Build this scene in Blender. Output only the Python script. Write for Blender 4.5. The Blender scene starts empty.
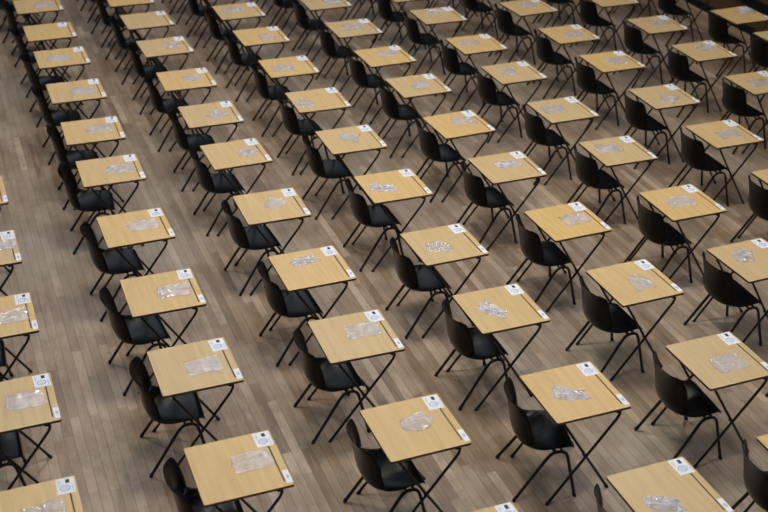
import bpy, bmesh, math, random
from mathutils import Vector, Matrix
random.seed(7)
sc = bpy.context.scene
COL = sc.collection

# ------------------------------------------------------------------ camera
YAW = 0.3809148          # the desk columns run along world Y, candidates face +X
PITCH, ROLL, FPX = 0.52437247, 0.01982680, 1175.978
TABLE_H = 0.755
cam_data = bpy.data.cameras.new('camera')
cam_data.sensor_width = 36.0
cam_data.lens = FPX / 768.0 * 36.0
cam_data.clip_end = 200
cam_data.dof.use_dof = True
cam_data.dof.focus_distance = 9.6
cam_data.dof.aperture_fstop = 1.7
cam = bpy.data.objects.new('camera', cam_data)
COL.objects.link(cam)
F = Vector((0, math.cos(PITCH), -math.sin(PITCH)))
R0 = Vector((1, 0, 0)); U0 = R0.cross(F)
R1 = R0 * math.cos(ROLL) + U0 * math.sin(ROLL)
U1 = -R0 * math.sin(ROLL) + U0 * math.cos(ROLL)
M = Matrix((R1, U1, -F)).transposed()
M = Matrix.Rotation(-YAW, 3, 'Z') @ M
cam.matrix_world = Matrix.Translation((0, 0, TABLE_H + 5.10997)) @ M.to_4x4()
sc.camera = cam

# ------------------------------------------------------------------ world, lights, exposure
sc.view_settings.view_transform = 'Standard'
sc.view_settings.look = 'None'
sc.view_settings.gamma = 1.0
sc.view_settings.use_curve_mapping = False
sc.view_settings.exposure = 0.03
world = bpy.data.worlds.new('hall_ambient'); sc.world = world
world.use_nodes = True
bg = world.node_tree.nodes['Background']
bg.inputs['Color'].default_value = (0.78, 0.80, 0.86, 1)
bg.inputs['Strength'].default_value = 0.085

def area(name, loc, target, sx, sy, power, color):
    d = bpy.data.lights.new(name, 'AREA'); d.shape = 'RECTANGLE'
    d.size = sx; d.size_y = sy; d.energy = power; d.color = color
    o = bpy.data.objects.new(name, d); COL.objects.link(o)
    o.location = loc
    o.rotation_euler = (Vector(target) - Vector(loc)).to_track_quat('-Z', 'Y').to_euler()
    return o
# hanging hall lamps above the desks, and the tall daylight windows of the far end wall and the left wall
for lx, ly, p in ((1.8, 4.5, 95), (5.0, 4.8, 90), (2.8, 9.0, 165), (6.5, 8.5, 150), (0.5, 14.0, 165), (5.0, 14.5, 90), (9.0, 12.5, 100)):
    area('ceiling_lamp', (lx, ly, 8.2), (lx, ly, 0), 1.2, 1.2, p, (1.0, 0.94, 0.82))
area('end_window_daylight', (5.0, 27.0, 15.0), (5.0, 7.0, 0.0), 14, 8, 480, (0.80, 0.88, 1.0))
area('side_window_daylight', (21.0, 4.0, 8.0), (4.0, 6.5, 0.5), 12, 5, 800, (0.66, 0.80, 1.0))
area('side_window_daylight', (-12.0, 5.0, 9.5), (2.0, 7.0, 0.5), 10, 4, 200, (0.74, 0.85, 1.0))

# ------------------------------------------------------------------ materials
def mat(name, color, rough=0.5, spec=0.5, metallic=0.0):
    m = bpy.data.materials.new(name); m.use_nodes = True
    b = m.node_tree.nodes['Principled BSDF']
    b.inputs['Base Color'].default_value = (*color, 1)
    b.inputs['Roughness'].default_value = rough
    b.inputs['Specular IOR Level'].default_value = spec
    b.inputs['Metallic'].default_value = metallic
    return m
class NT:
    def __init__(s, m): s.m = m; s.t = m.node_tree; s.b = s.t.nodes['Principled BSDF']
    def n(s, kind, **kw):
        x = s.t.nodes.new(kind)
        for k, v in kw.items(): setattr(x, k, v)
        return x
    def l(s, a, b): s.t.links.new(a, b)
    def math(s, op, a, b=None, c=None):
        x = s.n('ShaderNodeMath', operation=op)
        for i, v in enumerate((a, b, c)):
            if v is None: continue
            if isinstance(v, (int, float)): x.inputs[i].default_value = v
            else: s.l(v, x.inputs[i])
        return x.outputs[0]
    def ramp(s, fac, stops):
        x = s.n('ShaderNodeValToRGB'); e = x.color_ramp.elements
        while len(e) < len(stops): e.new(0.5)
        for i, (p, c) in enumerate(stops): e[i].position = p; e[i].color = (*c, 1)
        s.l(fac, x.inputs[0]); return x.outputs[0]
    def mix(s, fac, a, b, blend='MIX'):
        x = s.n('ShaderNodeMix', data_type='RGBA', blend_type=blend)
        for i, v in ((0, fac), (6, a), (7, b)):
            if isinstance(v, (int, float)): x.inputs[i].default_value = v
            elif isinstance(v, tuple): x.inputs[i].default_value = (*v, 1)
            else: s.l(v, x.inputs[i])
        return x.outputs[2]
    def noise(s, vec, scale, detail=3, rough=0.5, dim='3D'):
        x = s.n('ShaderNodeTexNoise'); x.noise_dimensions = dim
        x.inputs['Scale'].default_value = scale; x.inputs['Detail'].default_value = detail
        x.inputs['Roughness'].default_value = rough
        if vec is not None: s.l(vec, x.inputs['Vector'])
        return x.outputs['Fac']
    def vec(s, x, y, z):
        c = s.n('ShaderNodeCombineXYZ')
        for i, v in enumerate((x, y, z)):
            if isinstance(v, (int, float)): c.inputs[i].default_value = v
            else: s.l(v, c.inputs[i])
        return c.outputs[0]

def floor_material():
    m = mat('worn_hardwood_strips', (0.2, 0.15, 0.1), 0.45)
    g = NT(m)
    geo = g.n('ShaderNodeNewGeometry'); sep = g.n('ShaderNodeSeparateXYZ'); g.l(geo.outputs['Position'], sep.inputs[0])
    X, Y = sep.outputs[0], sep.outputs[1]
    W, L = 0.077, 0.95
    u = g.math('DIVIDE', X, W); row = g.math('FLOOR', u)
    wn = g.n('ShaderNodeTexWhiteNoise'); wn.noise_dimensions = '1D'; g.l(row, wn.inputs['W'])
    v = g.math('ADD', g.math('DIVIDE', Y, L), g.math('MULTIPLY', wn.outputs['Value'], 7.3))
    seg = g.math('FLOOR', v)
    wn2 = g.n('ShaderNodeTexWhiteNoise'); wn2.noise_dimensions = '2D'; g.l(g.vec(row, seg, 0), wn2.inputs['Vector'])
    tone = wn2.outputs['Value']
    base = g.ramp(tone, [(0.0, (0.22, 0.146, 0.092)), (0.3, (0.36, 0.246, 0.163)), (0.6, (0.42, 0.305, 0.216)), (0.85, (0.49, 0.375, 0.29)), (1.0, (0.67, 0.51, 0.39))])
    # grain along the strips
    gv = g.vec(g.math('MULTIPLY', X, 60), g.math('ADD', g.math('MULTIPLY', Y, 3.0), g.math('MULTIPLY', tone, 31.0)), 0)
    grain = g.noise(gv, 1.0, 4, 0.6)
    base = g.mix(g.math('MULTIPLY', grain, 0.40), base, (0.13, 0.088, 0.055))
    streak = g.noise(g.vec(g.math('MULTIPLY', X, 13), g.math('MULTIPLY', Y, 1.4), 1.7), 1.0, 5, 0.65)
    base = g.mix(g.math('MULTIPLY', g.ramp(streak, [(0.45, (0, 0, 0)), (0.70, (1, 1, 1))]), 0.6), base, (0.50, 0.405, 0.31))
    st2 = g.noise(g.vec(g.math('MULTIPLY', X, 9), g.math('MULTIPLY', Y, 3.1), 8.7), 1.0, 5, 0.7)
    base = g.mix(g.math('MULTIPLY', g.ramp(st2, [(0.50, (0, 0, 0)), (0.72, (1, 1, 1))]), 0.55), base, (0.13, 0.088, 0.058))
    # broad worn grey patches
    wear = g.noise(g.vec(g.math('MULTIPLY', X, 1.0), g.math('MULTIPLY', Y, 0.55), 3.3), 0.75, 4, 0.55)
    wf = g.ramp(wear, [(0.45, (0, 0, 0)), (0.66, (1, 1, 1))])
    wfac = g.math('MULTIPLY', wf, 0.6)
    base = g.mix(wfac, base, (0.36, 0.315, 0.27))
    w2 = g.noise(g.vec(g.math('MULTIPLY', X, 2.6), g.math('MULTIPLY', Y, 1.5), 5.5), 1.0, 4, 0.6)
    base = g.mix(g.math('MULTIPLY', g.ramp(w2, [(0.50, (0, 0, 0)), (0.70, (1, 1, 1))]), 0.55), base, (0.20, 0.14, 0.09))
    # dark scuffs
    sc_ = g.noise(g.vec(X, Y, 9.1), 3.2, 5, 0.65)
    sf = g.ramp(sc_, [(0.56, (0, 0, 0)), (0.75, (1, 1, 1))])
    base = g.mix(g.math('MULTIPLY', sf, 0.45), base, (0.10, 0.075, 0.055))
    # gaps between the strips and at their ends
    fu = g.math('FRACT', u); du = g.math('MINIMUM', fu, g.math('SUBTRACT', 1.0, fu))
    fv = g.math('FRACT', v); dv = g.math('MULTIPLY', g.math('MINIMUM', fv, g.math('SUBTRACT', 1.0, fv)), L / W)
    gap = g.math('MAXIMUM', g.math('LESS_THAN', du, 0.030), g.math('MULTIPLY', g.math('LESS_THAN', dv, 0.04), 0.35))
    base = g.mix(g.math('MULTIPLY', gap, g.math('MULTIPLY', streak, 1.0)), base, (0.035, 0.024, 0.016))
    g.l(base, g.b.inputs['Base Color'])
    rr = g.math('ADD', 0.30, g.math('MULTIPLY', streak, 0.22))
    g.l(rr, g.b.inputs['Roughness'])
    bp = g.n('ShaderNodeBump'); bp.inputs['Strength'].default_value = 0.25; bp.inputs['Distance'].default_value = 0.004
    g.l(g.math('SUBTRACT', grain, g.math('MULTIPLY', gap, 1.0)), bp.inputs['Height']); g.l(bp.outputs[0], g.b.inputs['Normal'])
    return m

def desk_wood():
    m = mat('pale_oak_laminate', (0.6, 0.4, 0.2), 0.42)
    g = NT(m)
    tc = g.n('ShaderNodeTexCoord'); oi = g.n('ShaderNodeObjectInfo')
    sep = g.n('ShaderNodeSeparateXYZ'); g.l(tc.outputs['Object'], sep.inputs[0])
    off = g.math('MULTIPLY', oi.outputs['Random'], 40.0)
    v = g.vec(g.math('ADD', g.math('MULTIPLY', sep.outputs[0], 34), off), g.math('MULTIPLY', sep.outputs[1], 2.2), off)
    gr = g.noise(v, 1.0, 4, 0.55)
    c = g.ramp(gr, [(0.25, (0.540, 0.370, 0.172)), (0.5, (0.605, 0.425, 0.202)), (0.75, (0.655, 0.472, 0.240))])
    hue = g.n('ShaderNodeHueSaturation'); g.l(c, hue.inputs['Color'])
    g.l(g.math('ADD', 0.92, g.math('MULTIPLY', oi.outputs['Random'], 0.14)), hue.inputs['Value'])
    g.l(g.math('ADD', 0.90, g.math('MULTIPLY', oi.outputs['Random'], 0.2)), hue.inputs['Saturation'])
    g.l(hue.outputs[0], g.b.inputs['Base Color'])
    return m

def panel_wood():
    m = mat('dark_oak_panelling', (0.1, 0.055, 0.025), 0.5)
    g = NT(m)
    geo = g.n('ShaderNodeNewGeometry'); sep = g.n('ShaderNodeSeparateXYZ'); g.l(geo.outputs['Position'], sep.inputs[0])
    gr = g.noise(g.vec(0, g.math('MULTIPLY', sep.outputs[1], 1.5), g.math('MULTIPLY', sep.outputs[2], 30)), 1.0, 4, 0.6)
    g.l(g.ramp(gr, [(0.2, (0.055, 0.030, 0.013)), (0.8, (0.105, 0.060, 0.026))]), g.b.inputs['Base Color'])
    return m

def bag_material(milky=0.5):
    m = bpy.data.materials.new('clear_polythene'); m.use_nodes = True
    t = m.node_tree; t.nodes.clear()
    out = t.nodes.new('ShaderNodeOutputMaterial')
    tr = t.nodes.new('ShaderNodeBsdfTransparent'); gl = t.nodes.new('ShaderNodeBsdfGlossy'); df = t.nodes.new('ShaderNodeBsdfDiffuse')
    gl.inputs['Roughness'].default_value = 0.10; gl.inputs['Color'].default_value = (1, 1, 1, 1)
    df.inputs['Color'].default_value = (0.84, 0.84, 0.98, 1)
    fr = t.nodes.new('ShaderNodeFresnel'); fr.inputs['IOR'].default_value = 1.38
    a = t.nodes.new('ShaderNodeMixShader'); a.inputs[0].default_value = milky
    b = t.nodes.new('ShaderNodeMixShader')
    tc = t.nodes.new('ShaderNodeTexCoord'); nz = t.nodes.new('ShaderNodeTexNoise'); nz.inputs['Scale'].default_value = 14; nz.inputs['Detail'].default_value = 3
    oi = t.nodes.new('ShaderNodeObjectInfo'); va = t.nodes.new('ShaderNodeVectorMath'); va.operation = 'ADD'
    t.links.new(tc.outputs['Object'], va.inputs[0]); t.links.new(oi.outputs['Location'], va.inputs[1]); t.links.new(va.outputs[0], nz.inputs['Vector'])
    mr = t.nodes.new('ShaderNodeMapRange'); mr.inputs[1].default_value = 0.35; mr.inputs[2].default_value = 0.68
    mr.inputs[3].default_value = milky * 0.45; mr.inputs[4].default_value = min(1, milky * 1.55)
    t.links.new(nz.outputs['Fac'], mr.inputs[0]); t.links.new(mr.outputs[0], a.inputs[0])
    t.links.new(tr.outputs[0], a.inputs[1]); t.links.new(df.outputs[0], a.inputs[2])
    fm = t.nodes.new('ShaderNodeMath'); fm.operation = 'MULTIPLY'; fm.inputs[1].default_value = 0.5; t.links.new(fr.outputs[0], fm.inputs[0]); t.links.new(fm.outputs[0], b.inputs[0]); t.links.new(a.outputs[0], b.inputs[1]); t.links.new(gl.outputs[0], b.inputs[2])
    t.links.new(b.outputs[0], out.inputs[0])
    bp = t.nodes.new('ShaderNodeBump'); bp.inputs['Strength'].default_value = 1.0; bp.inputs['Distance'].default_value = 0.02
    n2 = t.nodes.new('ShaderNodeTexNoise'); n2.inputs['Scale'].default_value = 26; n2.inputs['Detail'].default_value = 2; n2.inputs['Distortion'].default_value = 1.2
    t.links.new(va.outputs[0], n2.inputs['Vector']); t.links.new(n2.outputs['Fac'], bp.inputs['Height'])
    t.links.new(bp.outputs[0], gl.inputs['Normal']); t.links.new(bp.outputs[0], fr.inputs['Normal'])
    return m

M_FLOOR = floor_material(); M_WOOD = desk_wood(); M_PANEL = panel_wood()
M_EDGE = mat('brown_varnished_edge', (0.075, 0.035, 0.018), 0.45)
M_GROOVE = mat('dark_pencil_groove', (0.10, 0.055, 0.028), 0.6)  # groove sides and bottom coloured darker than the desktop
M_TUBE = mat('dark_painted_steel_tube', (0.010, 0.006, 0.005), 0.4, 0.35)
M_RUBBER = mat('black_rubber', (0.010, 0.010, 0.010), 0.7)
M_PAPER = mat('white_card', (0.80, 0.82, 0.90), 0.6)
M_INK = mat('dark_ink', (0.02, 0.02, 0.06), 0.6)
M_BLUEINK = mat('blue_print', (0.22, 0.34, 0.68), 0.6)
M_GREYINK = mat('grey_blue_print', (0.42, 0.48, 0.66), 0.6)
M_BAG = bag_material(0.20)
M_BAGDENSE = bag_material(0.38)
M_STRIP = mat('white_seal_strip', (0.85, 0.86, 0.92), 0.25)
M_SKIRT = mat('black_painted_skirting', (0.004, 0.004, 0.006), 0.6, 0.2)

def shell_material():
    m = mat('charcoal_polypropylene', (0.0032, 0.0034, 0.0040), 0.27, 0.17)
    g = NT(m)
    tc = g.n('ShaderNodeTexCoord')
    nz = g.noise(tc.outputs['Object'], 260, 2)
    bp = g.n('ShaderNodeBump'); bp.inputs['Strength'].default_value = 0.15; bp.inputs['Distance'].default_value = 0.001
    g.l(nz, bp.inputs['Height']); g.l(bp.outputs[0], g.b.inputs['Normal'])
    return m
M_SHELL = shell_material()

# ------------------------------------------------------------------ helpers
def mesh_from(bm, name, mats, smooth=False):
    me = bpy.data.meshes.new(name)
    bmesh.ops.recalc_face_normals(bm, faces=bm.faces)
    bm.to_mesh(me); bm.free()
    for m in mats: me.materials.append(m)
    if smooth:
        for p in me.polygons: p.use_smooth = True
    return me
def link(name, data, parent=None, loc=(0, 0, 0), rz=0.0):
    o = bpy.data.objects.new(name, data); COL.objects.link(o)
    o.location = loc; o.rotation_euler = (0, 0, rz); o.parent = parent
    return o
def tag(o, label, cat, group=None):
    o['label'] = label; o['category'] = cat
    if group: o['group'] = group
def add_box(bm, x0, x1, y0, y1, z0, z1, mi=0):
    vs = [bm.verts.new((x, y, z)) for z in (z0, z1) for y in (y0, y1) for x in (x0, x1)]
    for f in ((0, 2, 3, 1), (4, 5, 7, 6), (0, 1, 5, 4), (2, 6, 7, 3), (0, 4, 6, 2), (1, 3, 7, 5)):
        bm.faces.new([vs[i] for i in f]).material_index = mi
def smooth_path(pts, r=0.04, n=5):
    """round the corners of a polyline"""
    pts = [Vector(p) for p in pts]; out = [pts[0]]
    for i in range(1, len(pts) - 1):
        a, b, c = pts[i - 1], pts[i], pts[i + 1]
        d1 = min(r, (a - b).length * .48); d2 = min(r, (c - b).length * .48)
        p = b + (a - b).normalized() * d1; q = b + (c - b).normalized() * d2
        for k in range(n + 1):
            t = k / n; out.append(p * (1 - t) ** 2 + b * 2 * t * (1 - t) + q * t * t)
    out.append(pts[-1]); return out
def add_tube(bm, pts, rad, seg=8):
    pts = [Vector(p) for p in pts]; rings = []
    t0 = (pts[1] - pts[0]).normalized()
    nrm = t0.orthogonal().normalized()
    for i, p in enumerate(pts):
        t = ((pts[min(i + 1, len(pts) - 1)]) - pts[max(i - 1, 0)]).normalized()
        nrm = (nrm - t * nrm.dot(t)).normalized(); bn = t.cross(nrm)
        rings.append([bm.verts.new(p + (nrm * math.cos(2 * math.pi * k / seg) + bn * math.sin(2 * math.pi * k / seg)) * rad) for k in range(seg)])
    for a, b in zip(rings, rings[1:]):
        for k in range(seg): bm.faces.new((a[k], a[(k + 1) % seg], b[(k + 1) % seg], b[k]))
    bm.faces.new(rings[0]); bm.faces.new(rings[-1][::-1])
def tube_mesh(name, pts, rad, m, round_r=0.0, seg=8):
    bm = bmesh.new(); add_tube(bm, smooth_path(pts, round_r) if round_r else pts, rad, seg)
    return mesh_from(bm, name, [m], True)
def copy_tree(o, parent=None):
    c = o.copy(); COL.objects.link(c); c.parent = parent
    for ch in KIDS.get(o.name, []): 
        copy_tree(ch, c)
    return c
KIDS = {}
def child(name, data, parent, loc=(0, 0, 0)):
    o = link(name, data, parent, loc); KIDS.setdefault(parent.name, []).append(o); return o

# ------------------------------------------------------------------ the setting
bm = bmesh.new(); add_box(bm, -9, 11.38, -3, 27, -0.1, 0)
fl = link('floor', mesh_from(bm, 'floor', [M_FLOOR])); fl['kind'] = 'structure'
bm = bmesh.new(); add_box(bm, 11.38, 11.58, -3, 27, -0.1, 3.2)
w = link('wall_right', mesh_from(bm, 'wall_right', [M_PANEL])); w['kind'] = 'structure'
bm = bmesh.new(); add_box(bm, 11.335, 11.38, -3, 27, 0, 0.10)
w = link('baseboard_right', mesh_from(bm, 'baseboard_right', [M_SKIRT])); w['kind'] = 'structure'
bm = bmesh.new(); add_box(bm, 11.335, 11.38, -3, 27, 0.41, 0.53)
w = link('trim_1', mesh_from(bm, 'trim_1', [M_SKIRT])); w['kind'] = 'structure'

# ------------------------------------------------------------------ exam desk
def rounded_rect(hx, hy, r, n=4):
    pts = []
    for cx, cy, a0 in ((hx - r, hy - r, 0), (-hx + r, hy - r, 90), (-hx + r, -hy + r, 180), (hx - r, -hy + r, 270)):
        for k in range(n + 1):
            a = math.radians(a0 + 90 * k / n); pts.append((cx + r * math.cos(a), cy + r * math.sin(a)))
    return pts
def desktop_mesh():
    bm = bmesh.new()
    out = rounded_rect(0.3, 0.3, 0.016)
    zt, zb, ch = TABLE_H, TABLE_H - 0.019, 0.0015
    ins = rounded_rect(0.3 - ch, 0.3 - ch, 0.016 - ch)
    n = len(out)
    b = [bm.verts.new((x, y, zb)) for x, y in out]
    s = [bm.verts.new((x, y, zt - ch)) for x, y in out]
    t = [bm.verts.new((x, y, zt)) for x, y in ins]
    for i in range(n):
        j = (i + 1) % n
        bm.faces.new((b[i], b[j], s[j], s[i])).material_index = 1
        bm.faces.new((s[i], s[j], t[j], t[i])).material_index = 1
    bm.faces.new(b[::-1]).material_index = 1
    bm.faces.new(t).material_index = 0
    me = mesh_from(bm, 'desktop', [M_WOOD, M_EDGE, M_GROOVE])
    o = link('desktop_blank', me)
    cb = bmesh.new()
    pts = rounded_rect(0.0055, 0.215, 0.005, 3)
    lo = [cb.verts.new((x + 0.246, y - 0.035, TABLE_H - 0.006)) for x, y in pts]
    hi = [cb.verts.new((x + 0.246, y - 0.035, TABLE_H + 0.01)) for x, y in pts]
    for i in range(len(pts)):
        j = (i + 1) % len(pts); cb.faces.new((lo[i], lo[j], hi[j], hi[i])).material_index = 2
    cb.faces.new(lo[::-1]).material_index = 2; cb.faces.new(hi).material_index = 2
    cut = link('cutter', mesh_from(cb, 'cutter', [M_WOOD, M_EDGE, M_GROOVE]))
    md = o.modifiers.new('b', 'BOOLEAN'); md.object = cut; md.operation = 'DIFFERENCE'; md.solver = 'EXACT'
    dg = bpy.context.evaluated_depsgraph_get()
    res = bpy.data.meshes.new_from_object(o.evaluated_get(dg)); res.name = 'desktop'
    bpy.data.objects.remove(o); bpy.data.objects.remove(cut)
    return res
ME = {}
ME['desktop'] = desktop_mesh()
for s in (1, -1):
    # rear-footed leg of the outer frame leans forward, front-footed leg of the inner frame leans back
    ME['out', s] = tube_mesh('leg', [(-0.300, s * 0.287, 0.012), (0.205, s * 0.287, 0.672), (0.222, s * 0.287, 0.722), (0.19, s * 0.287, 0.7255)], 0.0105, M_TUBE, 0.03)
    ME['in', s] = tube_mesh('leg', [(0.205, s * 0.264, 0.012), (-0.215, s * 0.264, 0.690), (-0.232, s * 0.264, 0.7255), (-0.20, s * 0.264, 0.7255)], 0.0105, M_TUBE, 0.03)
    ME['footout', s] = tube_mesh('rubber_foot', [(-0.309, s * 0.287, 0.0), (-0.290, s * 0.287, 0.026)], 0.0135, M_RUBBER)
    ME['footin', s] = tube_mesh('rubber_foot', [(0.212, s * 0.264, 0.0), (0.198, s * 0.264, 0.024)], 0.0135, M_RUBBER)
ME['rail_f'] = tube_mesh('crossbar', [(0.19, -0.29, 0.7255), (0.19, 0.29, 0.7255)], 0.0100, M_TUBE)
ME['rail_r'] = tube_mesh('crossbar', [(-0.20, -0.266, 0.7255), (-0.20, 0.266, 0.7255)], 0.0100, M_TUBE)
ME['rivet'] = tube_mesh('pivot_bolt', [(-0.0285, -0.25, 0.370), (-0.0285, -0.301, 0.370)], 0.007, M_TUBE)
ME['rivet2'] = tube_mesh('pivot_bolt', [(-0.0285, 0.25, 0.370), (-0.0285, 0.301, 0.370)], 0.007, M_TUBE)
bm = bmesh.new(); add_box(bm, 0.2575, 0.2985, -0.272, -0.142, TABLE_H, TABLE_H + 0.0008, 0)
add_box(bm, 0.270, 0.288, -0.225, -0.192, TABLE_H + 0.0007, TABLE_H + 0.0010, 1)
ME['sticker'] = mesh_from(bm, 'number_sticker', [M_PAPER, M_GREYINK])
def make_desk():
    r = link('exam_desk', None)
    child('desktop', ME['desktop'], r)
    for s in (1, -1):
        l = child('leg', ME['out', s], r); child('rubber_foot', ME['footout', s], l)
        l = child('leg', ME['in', s], r); child('rubber_foot', ME['footin', s], l)
    child('crossbar', ME['rail_f'], r); child('crossbar', ME['rail_r'], r)
    child('pivot_bolt', ME['rivet'], r); child('pivot_bolt', ME['rivet2'], r)
    st = child('number_sticker', ME['sticker'], r); st['label'] = 'small white number sticker'
    return r

# ------------------------------------------------------------------ moulded chair
def catmull(P, t):
    n = len(P) - 1; f = max(0, min(n - 1e-6, t * n)); i = int(f); u = f - i
    g = lambda k: P[max(0, min(n, k))]
    p0, p1, p2, p3 = g(i - 1), g(i), g(i + 1), g(i + 2)
    return tuple(.5 * ((2 * b) + (-a + c) * u + (2 * a - 5 * b + 4 * c - d) * u * u + (-a + 3 * b - 3 * c + d) * u ** 3) for a, b, c, d in zip(p0, p1, p2, p3))
#        x      z      half    edge lift
PROF = [(.222, .380, .170, .000), (.214, .412, .190, .000), (.170, .430, .208, .004), (.09, .428, .222, .014), (.01, .418, .232, .028),
        (-.06, .412, .238, .046), (-.125, .416, .238, .070), (-.180, .440, .230, .090), (-.206, .500, .220, .098), (-.218, .570, .216, .098),
        (-.230, .645, .214, .092), (-.245, .715, .212, .084), (-.261, .770, .198, .072), (-.275, .802, .162, .052)]
def shell_mesh():
    NS, NTT = 46, 20
    ctr = [catmull(PROF, i / NS) for i in range(NS + 1)]
    inner, outer = [], []
    for i, (x, z, hw, lift) in enumerate(ctr):
        a, b = ctr[max(0, i - 1)], ctr[min(NS, i + 1)]
        tx, tz = b[0] - a[0], b[1] - a[1]; L = math.hypot(tx, tz); tx /= L; tz /= L
        nx, nz = tz, -tx            # towards the sitter: up over the seat, forward in front of the back
        ri, ro = [], []
        for j in range(NTT + 1):
            q = -1 + 2 * j / NTT; aq = abs(q)
            y = hw * (math.sin(q * 1.2) / math.sin(1.2))
            lf = lift * aq ** 2.1
            droop = (0.030 * aq ** 3) if i > NS - 4 else 0
            px, pz = x + nx * lf, z + nz * lf - droop * (i - NS + 4) / 4
            ri.append(Vector((px, y, pz)))
        inner.append(ri)
    G = inner; H = len(G); Wd = len(G[0]); th = 0.0055
    nor = []
    for i in range(H):
        row = []
        for j in range(Wd):
            du = G[min(i + 1, H - 1)][j] - G[max(i - 1, 0)][j]; dv = G[i][min(j + 1, Wd - 1)] - G[i][max(j - 1, 0)]
            row.append(dv.cross(du).normalized())
        nor.append(row)
    sgn = 1 if nor[10][Wd // 2].z < 0 else -1      # outwards = away from the sitter
    bm = bmesh.new()
    A = [[bm.verts.new(p) for p in r] for r in G]
    B = [[bm.verts.new(G[i][j] + nor[i][j] * sgn * th) for j in range(Wd)] for i in range(H)]
    for i in range(H - 1):
        for j in range(Wd - 1):
            bm.faces.new((A[i][j], A[i][j + 1], A[i + 1][j + 1], A[i + 1][j]))
            bm.faces.new((B[i][j], B[i + 1][j], B[i + 1][j + 1], B[i][j + 1]))
    rim = [(i, 0) for i in range(H)] + [(H - 1, j) for j in range(1, Wd)] + [(i, Wd - 1) for i in range(H - 2, -1, -1)] + [(0, j) for j in range(Wd - 2, 0, -1)]
    for k in range(len(rim)):
        a, b = rim[k], rim[(k + 1) % len(rim)]
        bm.faces.new((A[a[0]][a[1]], A[b[0]][b[1]], B[b[0]][b[1]], B[a[0]][a[1]]))
    return mesh_from(bm, 'seat_shell', [M_SHELL], True)
ME['shell'] = shell_mesh()
for s in (1, -1):
    ME['frame', s] = tube_mesh('leg_frame', smooth_path([(-0.222, s * 0.248, 0.012), (0.020, s * 0.220, 0.375), (0.060, s * 0.214, 0.398), (0.125, s * 0.214, 0.398), (0.155, s * 0.222, 0.372), (0.232, s * 0.256, 0.012)], 0.045), 0.0125, M_TUBE)
    ME['cf_r', s] = tube_mesh('rubber_foot', [(-0.2265, s * 0.250, 0.0), (-0.217, s * 0.246, 0.028)], 0.0140, M_RUBBER)
    ME['cf_f', s] = tube_mesh('rubber_foot', [(0.238, s * 0.258, 0.0), (0.226, s * 0.254, 0.026)], 0.0140, M_RUBBER)
ME['xr'] = tube_mesh('crossbar', [(0.062, -0.212, 0.396), (0.062, -0.12, 0.405), (-0.02, -0.10, 0.405), (-0.02, 0.10, 0.405), (0.062, 0.12, 0.405), (0.062, 0.212, 0.396)], 0.010, M_TUBE)
ME['xf'] = tube_mesh('crossbar', [(0.118, -0.212, 0.397), (0.118, 0.212, 0.397)], 0.010, M_TUBE)
def make_chair():
    r = link('moulded_chair', None)
    child('seat_shell', ME['shell'], r)
    for s in (1, -1):
        f = child('leg_frame', ME['frame', s], r)
        child('rubber_foot', ME['cf_r', s], f); child('rubber_foot', ME['cf_f', s], f)
    child('crossbar', ME['xr'], r); child('crossbar', ME['xf'], r)
    return r

# ------------------------------------------------------------------ candidate card (lies at the desk's far front corner)
def card_mesh():
    bm = bmesh.new(); add_box(bm, -0.0575, 0.0575, -0.078, 0.078, 0.0, 0.0009, 0)
    z0, z1 = 0.0008, 0.0012
    add_box(bm, 0.002, 0.027, 0.026, 0.064, z0, z1, 1)          # dark photo block
    # ring of blue print
    ring = []
    for k in range(28):
        a = 2 * math.pi * k / 28
        ring.append((bm.verts.new((-0.004 + 0.034 * math.cos(a), -0.022 + 0.030 * math.sin(a), z1)), bm.verts.new((-0.004 + 0.028 * math.cos(a), -0.022 + 0.0245 * math.sin(a), z1))))
    for k in range(28):
        a, b = ring[k], ring[(k + 1) % 28]; bm.faces.new((a[0], b[0], b[1], a[1])).material_index = 2
    for k, (xa, wd) in enumerate(((0.012, 0.018), (-0.002, 0.022), (-0.016, 0.015))):
        add_box(bm, xa, xa + 0.004, -0.022 - wd, -0.022 + wd, z0, z1, 2)
    add_box(bm, -0.044, -0.040, 0.0, 0.06, z0, z1, 3); add_box(bm, -0.034, -0.030, 0.02, 0.06, z0, z1, 3)
    add_box(bm, 0.040, 0.045, -0.06, 0.0, z0, z1, 3)
    me = mesh_from(bm, 'candidate_card', [M_PAPER, M_INK, M_BLUEINK, M_GREYINK]); return me
ME['card'] = card_mesh()

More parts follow.
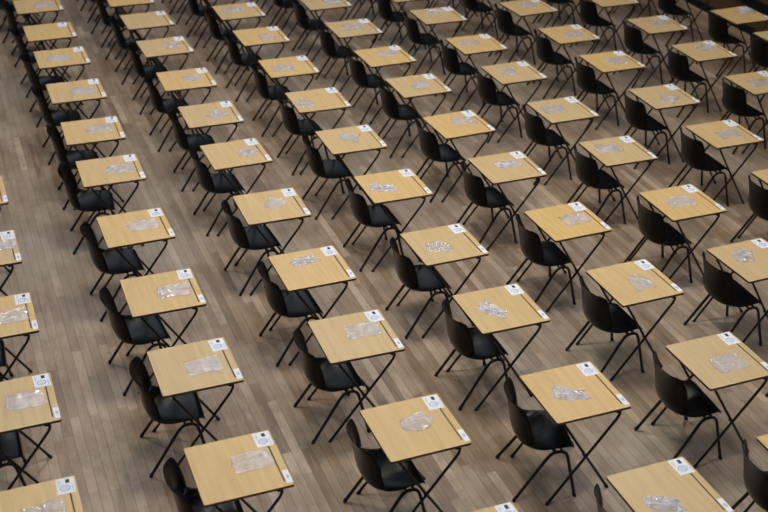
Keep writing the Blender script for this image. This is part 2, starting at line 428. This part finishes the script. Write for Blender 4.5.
# ------------------------------------------------------------------ clear plastic bags: a few crumpled shapes
from mathutils import noise as mn
def bag_mesh(hx, hy, h, seed, kind, m):
    rnd = random.Random(seed); o = Vector((rnd.uniform(0, 50), rnd.uniform(0, 50), rnd.uniform(0, 50)))
    nx, ny = 44, 34; bm = bmesh.new(); lay = []
    ang = rnd.uniform(-.4, .4)
    for side in (1, 0):
        rows = []
        for i in range(nx + 1):
            row = []
            for j in range(ny + 1):
                u, v = -1 + 2 * i / nx, -1 + 2 * j / ny
                if kind != 'F':     # crumpled into a rounded irregular outline
                    rr = max(1.0, math.hypot(u, v) / max(abs(u), abs(v), 1e-6))
                    a = math.atan2(v, u); k = (1.0 / rr) * (0.72 * rr + 0.28)
                    k *= 1 + 0.42 * mn.noise(o + Vector((math.cos(a) * 1.6, math.sin(a) * 1.6, 0)))
                    x, y = u * hx * k, v * hy * k
                else:
                    cc = 1 - 0.07 * (abs(u * v) ** 4); x = cc * u * hx * (1 + 0.14 * mn.noise(o + Vector((v * 2.2, u, 0)))); y = cc * v * hy * (1 + 0.20 * mn.noise(o + Vector((u * 2.2, v, 4))))
                e = max(0.0, (1 - max(abs(u), abs(v)) ** 3))
                xs, ys = x * math.cos(ang) + y * math.sin(ang), -x * math.sin(ang) + y * math.cos(ang)
                cr = (1 - min(1, 3.2 * abs(mn.noise(o + Vector((xs * 9, ys * 20, 0)))))) * 0.75 + 0.45 * (1 - min(1, 3 * abs(mn.noise(o + Vector((x * 24, y * 24, 7))))))
                z = 0.0008 + (0.0012 + h * e * (0.25 + cr)) * side
                row.append(bm.verts.new((x, y, z)))
            rows.append(row)
        lay.append(rows)
    T, Bt = lay
    for i in range(nx):
        for j in range(ny):
            bm.faces.new((T[i][j], T[i + 1][j], T[i + 1][j + 1], T[i][j + 1]))
            bm.faces.new((Bt[i][j], Bt[i][j + 1], Bt[i + 1][j + 1], Bt[i + 1][j]))
    rim = [(i, 0) for i in range(nx + 1)] + [(nx, j) for j in range(1, ny + 1)] + [(i, ny) for i in range(nx - 1, -1, -1)] + [(0, j) for j in range(ny - 1, 0, -1)]
    for k in range(len(rim)):
        a, b = rim[k], rim[(k + 1) % len(rim)]
        bm.faces.new((T[a[0]][a[1]], T[b[0]][b[1]], Bt[b[0]][b[1]], Bt[a[0]][a[1]]))
    return mesh_from(bm, 'plastic_bag', [m], True)
def strip_mesh(L, yoff, ang, z):
    bm = bmesh.new(); p = [Vector((-L / 2, yoff, z)), Vector((0, yoff + 0.004, z + 0.003)), Vector((L / 2, yoff, z))]
    rot = Matrix.Rotation(ang, 3, 'Z'); add_tube(bm, [rot @ q for q in p], 0.0035, 6)
    return mesh_from(bm, 'seal_strip', [M_STRIP], True)
STRIPS = {'M': [strip_mesh(0.11, 0.02, -0.9, 0.021), strip_mesh(0.10, -0.03, 0.3, 0.021)], 'S': [strip_mesh(0.17, -0.035, 0.08, 0.021), strip_mesh(0.13, 0.0, -0.25, 0.021)]}
BAGS = {'F': [bag_mesh(0.135, 0.098, 0.013, s, 'F', M_BAG) for s in (1, 2, 3, 4)],
        'M': [bag_mesh(0.096, 0.108, 0.022, s, 'M', M_BAG) for s in (11, 12, 13, 14)],
        'S': [bag_mesh(0.125, 0.070, 0.022, s, 'M', M_BAGDENSE) for s in (21, 22, 23)]}

DESKS = [
  (1, 7, 0.05, 11.74, 0.0, 1, 0, 0, 0, (0.06, 0.0, 'F')),
  (1, 8, 0.05, 10.6, 0.0, 1, 0, 1, 0, (0.0, 0.02, 'M')),
  (1, 9, 0.044, 9.447, 0.0, 1, 0, 1, 1, (0.15, 0.05, 'F')),
  (1, 10, 0.047, 8.324, 0.0, 1, 1, 1, 1, (0.11, -0.02, 'F')),
  (1, 11, 0.052, 7.138, 0.0, 1, 1, 1, 1, (0.09, 0.01, 'F')),
  (1, 12, 0.05, 5.92, 0.0, 1, 1, 1, 1, (0.06, 0.0, 'F')),
  (2, 1, 1.263, 18.2, 0.0, 1, 1, 0, 0, (0.0, 0.02, 'M')),
  (2, 2, 1.274, 17.13, 0.0, 1, 1, 0, 0, (0.06, 0.0, 'F')),
  (2, 3, 1.327, 16.095, 0.0, 1, 1, 1, 0, (0.08, -0.03, 'F')),
  (2, 4, 1.336, 14.977, 0.002, 1, 1, 1, 1, None),
  (2, 5, 1.35, 13.988, -0.002, 1, 1, 1, 1, (-0.04, -0.02, 'F')),
  (2, 6, 1.351, 12.86, -0.004, 1, 1, 1, 1, (0.07, -0.04, 'F')),
  (2, 7, 1.351, 11.701, -0.024, 1, 1, 1, 1, (0.07, 0.01, 'F')),
  (2, 8, 1.359, 10.684, -0.016, 1, 1, 1, 1, (0.09, 0.0, 'F')),
  (2, 9, 1.365, 9.439, 0.013, 1, 1, 1, 1, (0.07, 0.01, 'F')),
  (2, 10, 1.361, 8.265, -0.01, 1, 1, 1, 1, (0.09, -0.01, 'F')),
  (2, 11, 1.365, 7.158, -0.002, 1, 1, 1, 1, (0.06, -0.02, 'F')),
  (2, 12, 1.369, 5.941, -0.005, 1, 1, 1, 1, (0.1, 0.02, 'F')),
  (3, 1, 2.528, 18.2, 0.0, 1, 1, 0, 0, (0.06, 0.0, 'F')),
  (3, 2, 2.539, 17.13, 0.0, 1, 1, 0, 0, (0.06, 0.0, 'F')),
  (3, 3, 2.54, 16.016, 0.0, 1, 1, 1, 0, None),
  (3, 4, 2.592, 15.029, 0.011, 1, 1, 1, 1, None),
  (3, 5, 2.603, 13.965, 0.014, 1, 1, 1, 1, (0.08, 0.02, 'M')),
  (3, 6, 2.607, 12.811, -0.022, 1, 1, 1, 1, (0.07, 0.02, 'M')),
  (3, 7, 2.624, 11.717, -0.014, 1, 1, 1, 1, (0.07, -0.03, 'M')),
  (3, 8, 2.62, 10.652, 0.015, 1, 1, 1, 1, (0.12, -0.02, 'M')),
  (3, 9, 2.635, 9.433, -0.013, 1, 1, 1, 1, (0.05, 0.04, 'M')),
  (3, 10, 2.634, 8.23, 0.005, 1, 1, 1, 1, (-0.03, 0.12, 'S')),
  (3, 11, 2.631, 7.132, -0.019, 1, 1, 1, 1, (0.07, 0.05, 'F')),
  (3, 12, 2.63, 5.929, 0.005, 1, 1, 1, 1, (0.04, 0.04, 'M')),
  (3, 13, 2.62, 4.71, 0.0, 1, 0, 1, 1, (0.06, 0.0, 'F')),
  (4, 1, 3.773, 18.2, 0.0, 1, 1, 0, 0, (0.06, 0.0, 'F')),
  (4, 2, 3.784, 17.13, 0.0, 1, 1, 0, 0, (0.0, 0.02, 'M')),
  (4, 3, 3.794, 16.07, 0.0, 1, 1, 0, 0, (0.06, 0.0, 'F')),
  (4, 4, 3.83, 15.01, -0.006, 1, 1, 1, 1, (-0.07, 0.04, 'F')),
  (4, 5, 3.842, 13.963, 0.0, 1, 1, 1, 1, (0.05, -0.09, 'M')),
  (4, 6, 3.854, 12.819, -0.011, 1, 1, 1, 1, (-0.08, -0.04, 'F')),
  (4, 7, 3.858, 11.725, -0.018, 1, 1, 1, 1, (-0.17, -0.07, 'M')),
  (4, 8, 3.846, 10.599, -0.01, 1, 1, 1, 1, (-0.01, 0.04, 'M')),
  (4, 9, 3.863, 9.45, -0.01, 1, 1, 1, 1, (-0.12, -0.02, 'S')),
  (4, 10, 3.866, 8.229, 0.012, 1, 1, 1, 1, (-0.08, -0.04, 'M')),
  (4, 11, 3.872, 7.109, -0.006, 1, 1, 1, 1, (-0.08, -0.01, 'S')),
  (4, 12, 3.881, 5.91, -0.007, 1, 1, 1, 1, (-0.05, -0.02, 'S')),
  (4, 13, 3.911, 4.711, 0.0, 1, 1, 1, 1, (-0.09, -0.06, 'S')),
  (5, 2, 5.019, 17.13, 0.0, 1, 1, 0, 0, (0.06, 0.0, 'F')),
  (5, 3, 5.029, 16.07, 0.0, 1, 1, 0, 0, (0.06, 0.0, 'F')),
  (5, 4, 5.061, 15.03, 0.0, 1, 1, 1, 0, (0.09, -0.04, 'F')),
  (5, 5, 5.064, 13.875, 0.012, 1, 1, 1, 1, (0.01, 0.03, 'F')),
  (5, 6, 5.077, 12.784, 0.024, 1, 1, 1, 1, (0.05, 0.06, 'F')),
  (5, 7, 5.097, 11.763, 0.01, 1, 1, 1, 1, (0.03, -0.01, 'M')),
  (5, 8, 5.081, 10.589, 0.041, 1, 1, 1, 1, (0.08, 0.05, 'F')),
  (5, 9, 5.099, 9.46, 0.001, 1, 1, 1, 1, (0.02, 0.05, 'S')),
  (5, 10, 5.116, 8.243, 0.02, 1, 1, 1, 1, (0.08, 0.01, 'F')),
  (5, 11, 5.12, 7.096, 0.013, 1, 1, 1, 1, (0.03, -0.03, 'M')),
  (5, 12, 5.128, 5.885, 0.001, 1, 1, 1, 1, (0.03, -0.06, 'F')),
  (5, 13, 5.1, 4.71, 0.0, 1, 1, 1, 0, (0.0, 0.02, 'M')),
  (6, 2, 6.259, 17.13, 0.0, 1, 1, 0, 0, (0.06, 0.0, 'F')),
  (6, 3, 6.269, 16.07, 0.0, 1, 1, 0, 0, (0.0, 0.02, 'M')),
  (6, 4, 6.28, 15.0, 0.0, 1, 1, 1, 0, (0.06, 0.0, 'F')),
  (6, 5, 6.322, 13.995, -0.008, 1, 1, 1, 1, (0.01, 0.14, 'S')),
  (6, 6, 6.336, 12.819, 0.007, 1, 1, 1, 1, (-0.07, 0.05, 'F')),
  (6, 7, 6.34, 11.774, 0.005, 1, 1, 1, 1, (-0.05, 0.04, 'M')),
  (6, 8, 6.345, 10.577, 0.005, 1, 1, 1, 1, (-0.1, 0.03, 'F')),
  (6, 9, 6.364, 9.431, -0.016, 1, 1, 1, 1, (-0.08, 0.07, 'F')),
  (6, 10, 6.341, 8.213, -0.003, 1, 1, 1, 1, (-0.02, 0.01, 'F')),
  (6, 11, 6.325, 7.067, 0.028, 1, 1, 1, 1, (-0.07, 0.07, 'M')),
  (6, 12, 6.34, 5.92, 0.0, 0, 1, 0, 0, (0.0, 0.02, 'M')),
  (7, 3, 7.589, 16.07, 0.0, 1, 1, 0, 0, (0.06, 0.0, 'F')),
  (7, 4, 7.6, 15.0, 0.0, 1, 1, 0, 0, (0.06, 0.0, 'F')),
  (7, 5, 7.654, 13.934, 0.052, 1, 1, 1, 1, (0.04, 0.09, 'M')),
  (7, 6, 7.645, 12.773, 0.007, 1, 1, 1, 1, (0.04, -0.05, 'F')),
  (7, 7, 7.661, 11.72, -0.007, 1, 1, 1, 1, (0.06, -0.02, 'F')),
  (7, 8, 7.649, 10.541, -0.009, 1, 1, 1, 1, (0.0, -0.1, 'M')),
  (7, 9, 7.675, 9.43, -0.005, 1, 1, 1, 1, (0.04, -0.04, 'F')),
  (7, 10, 7.66, 8.24, 0.0, 1, 1, 1, 0, (0.06, 0.0, 'F')),
  (8, 3, 8.889, 16.07, 0.0, 1, 1, 0, 0, (0.06, 0.0, 'F')),
  (8, 4, 8.9, 15.0, 0.0, 1, 1, 0, 0, (0.0, 0.02, 'M')),
  (8, 5, 8.93, 13.901, 0.0, 1, 1, 1, 0, None),
  (8, 6, 8.959, 12.732, -0.013, 1, 1, 1, 1, (0.06, 0.05, 'F')),
  (8, 7, 8.964, 11.67, -0.012, 1, 1, 1, 1, (0.07, 0.07, 'M')),
  (8, 8, 8.97, 10.541, 0.0, 1, 1, 1, 1, (-0.02, -0.02, 'F')),
  (8, 9, 8.96, 9.44, 0.0, 0, 1, 0, 0, (0.06, 0.0, 'F')),
  (9, 3, 10.199, 16.07, 0.0, 1, 1, 0, 0, (0.0, 0.02, 'M')),
  (9, 4, 10.21, 15.0, 0.0, 1, 1, 0, 0, (0.06, 0.0, 'F')),
  (9, 5, 10.27, 13.96, 0.0, 1, 1, 0, 0, (0.06, 0.0, 'F')),
  (9, 6, 10.272, 12.702, 0.021, 1, 1, 1, 1, (0.14, 0.1, 'F')),
  (9, 7, 10.27, 11.74, 0.0, 1, 1, 1, 0, (0.06, 0.0, 'F')),
]
CHAIR = {
 (5, 13): (-0.055, 0.045, -0.16),
 (4, 13): (-0.030, 0.012, -0.05),
 (2, 12): (-0.010, -0.010, -0.02),
 (4, 12): (-0.047, 0.029, -0.20),
 (3, 10): (0.014, -0.013, 0.01),
 (5, 12): (-0.062, 0.010, -0.06),
 (5, 11): (-0.015, -0.012, -0.02),
 (5, 10): (-0.017, 0.008, -0.06),
 (6, 10): (0.024, -0.012, -0.01),
 (3, 8): (0.031, 0.005, 0.02),
 (3, 9): (0.024, -0.004, 0.05),
 (4, 7): (0.012, -0.023, 0.07),
 (4, 8): (-0.040, 0.003, -0.03),
 (4, 9): (0.025, 0.020, 0.00),
 (4, 10): (-0.015, 0.001, -0.03),
 (4, 11): (-0.003, 0.013, 0.00),
 (2, 8): (-0.022, 0.016, -0.08),
 (2, 9): (-0.006, -0.010, 0.01),
 (2, 10): (-0.026, -0.009, 0.08),
 (2, 11): (0.002, -0.001, -0.05),
 (3, 11): (-0.012, -0.040, 0.00),
}
BAGROT = {(3, 10): 0.05, (5, 11): 0.0, (4, 12): -0.45, (4, 13): -0.6, (4, 11): -1.0, (3, 12): -1.2}

ORD = ['', 'nearest', 'second nearest', 'third nearest', 'fourth nearest', 'fifth nearest', 'sixth nearest', 'seventh nearest', 'eighth nearest', 'ninth nearest', 'tenth nearest',
       'eleventh nearest', 'twelfth nearest', 'thirteenth nearest', 'fourteenth nearest']
COLN = {1: 'leftmost column', 2: 'second column from left', 3: 'third column from left', 4: 'fourth column from left', 5: 'fifth column from left', 6: 'sixth column from left',
        7: 'fourth column from right', 8: 'third column from right', 9: 'second column from right', 10: 'rightmost column'}
BAGTXT = {'F': 'flat clear plastic bag', 'M': 'small crumpled clear plastic bag', 'S': 'folded clear plastic bag'}
STRIPPED = {(3, 10), (5, 11), (4, 12), (4, 13)}
desk0 = make_desk(); chair0 = make_chair(); used = {'d': False, 'c': False}
cnt = {}
rnd = random.Random(3)
for (ci, ri, x, y, th, dv, cv, top, cardv, bag) in sorted(DESKS, key=lambda d: (d[0], -d[1])):
    def nth(kind):
        cnt[kind, ci] = cnt.get((kind, ci), 0) + 1; return ORD[cnt[kind, ci]]
    R = Matrix.Rotation(th, 3, 'Z')
    def place(o, lx, ly, z, rz):
        p = R @ Vector((lx, ly, 0)); o.location = (x + p.x, y + p.y, z); o.rotation_euler = (0, 0, th + rz)
    if dv:
        d = copy_tree(desk0) if used['d'] else desk0; used['d'] = True
        place(d, 0, 0, 0, 0)
        tag(d, 'light wood folding exam desk, %s in %s' % (nth('d'), COLN[ci]), 'desk', 'folding exam desks in columns')
    if cv:
        c = copy_tree(chair0) if used['c'] else chair0; used['c'] = True
        dx, dy, dr = CHAIR.get((ci, ri), (rnd.uniform(-.015, .012), rnd.uniform(-.02, .02), rnd.uniform(-.05, .05)))
        if abs(dr) < 0.15: dx, dy = min(dx, 0.012), max(-0.013, min(0.013, dy))
        place(c, -0.198 + dx, 0.0 + dy, 0, dr)
        tag(c, 'black plastic chair tucked under desk, %s in %s' % (nth('c'), COLN[ci]), 'chair', 'black moulded chairs tucked under the desks')
    if not top: continue
    if cardv:
        k = link('candidate_card', ME['card'])
        ox = -0.045 if (ci, ri) == (2, 4) else 0
        place(k, 0.2275 + ox + rnd.uniform(-.004, .004), 0.211 + rnd.uniform(-.006, .006), TABLE_H, rnd.uniform(-.05, .05))
        tag(k, 'white candidate card on desk corner, %s in %s' % (nth('k'), COLN[ci]), 'card', 'white candidate cards on the desks')
    if bag:
        b = link('plastic_bag', rnd.choice(BAGS[bag[2]]))
        rz = {'F': rnd.uniform(-.18, .12), 'M': rnd.uniform(-3, 3), 'S': rnd.uniform(-.5, -.1)}[bag[2]]
        rz = BAGROT.get((ci, ri), rz)
        if bag[2] in STRIPS and ((ci, ri) in STRIPPED or rnd.random() < 0.4):
            sp = link('seal_strip', rnd.choice(STRIPS[bag[2]]), b); sp['label'] = 'white seal strip'
        place(b, bag[0], bag[1], TABLE_H, rz)
        tag(b, '%s on desk, %s in %s' % (BAGTXT[bag[2]], nth('b'), COLN[ci]), 'plastic bag', 'clear plastic bags on the desks')
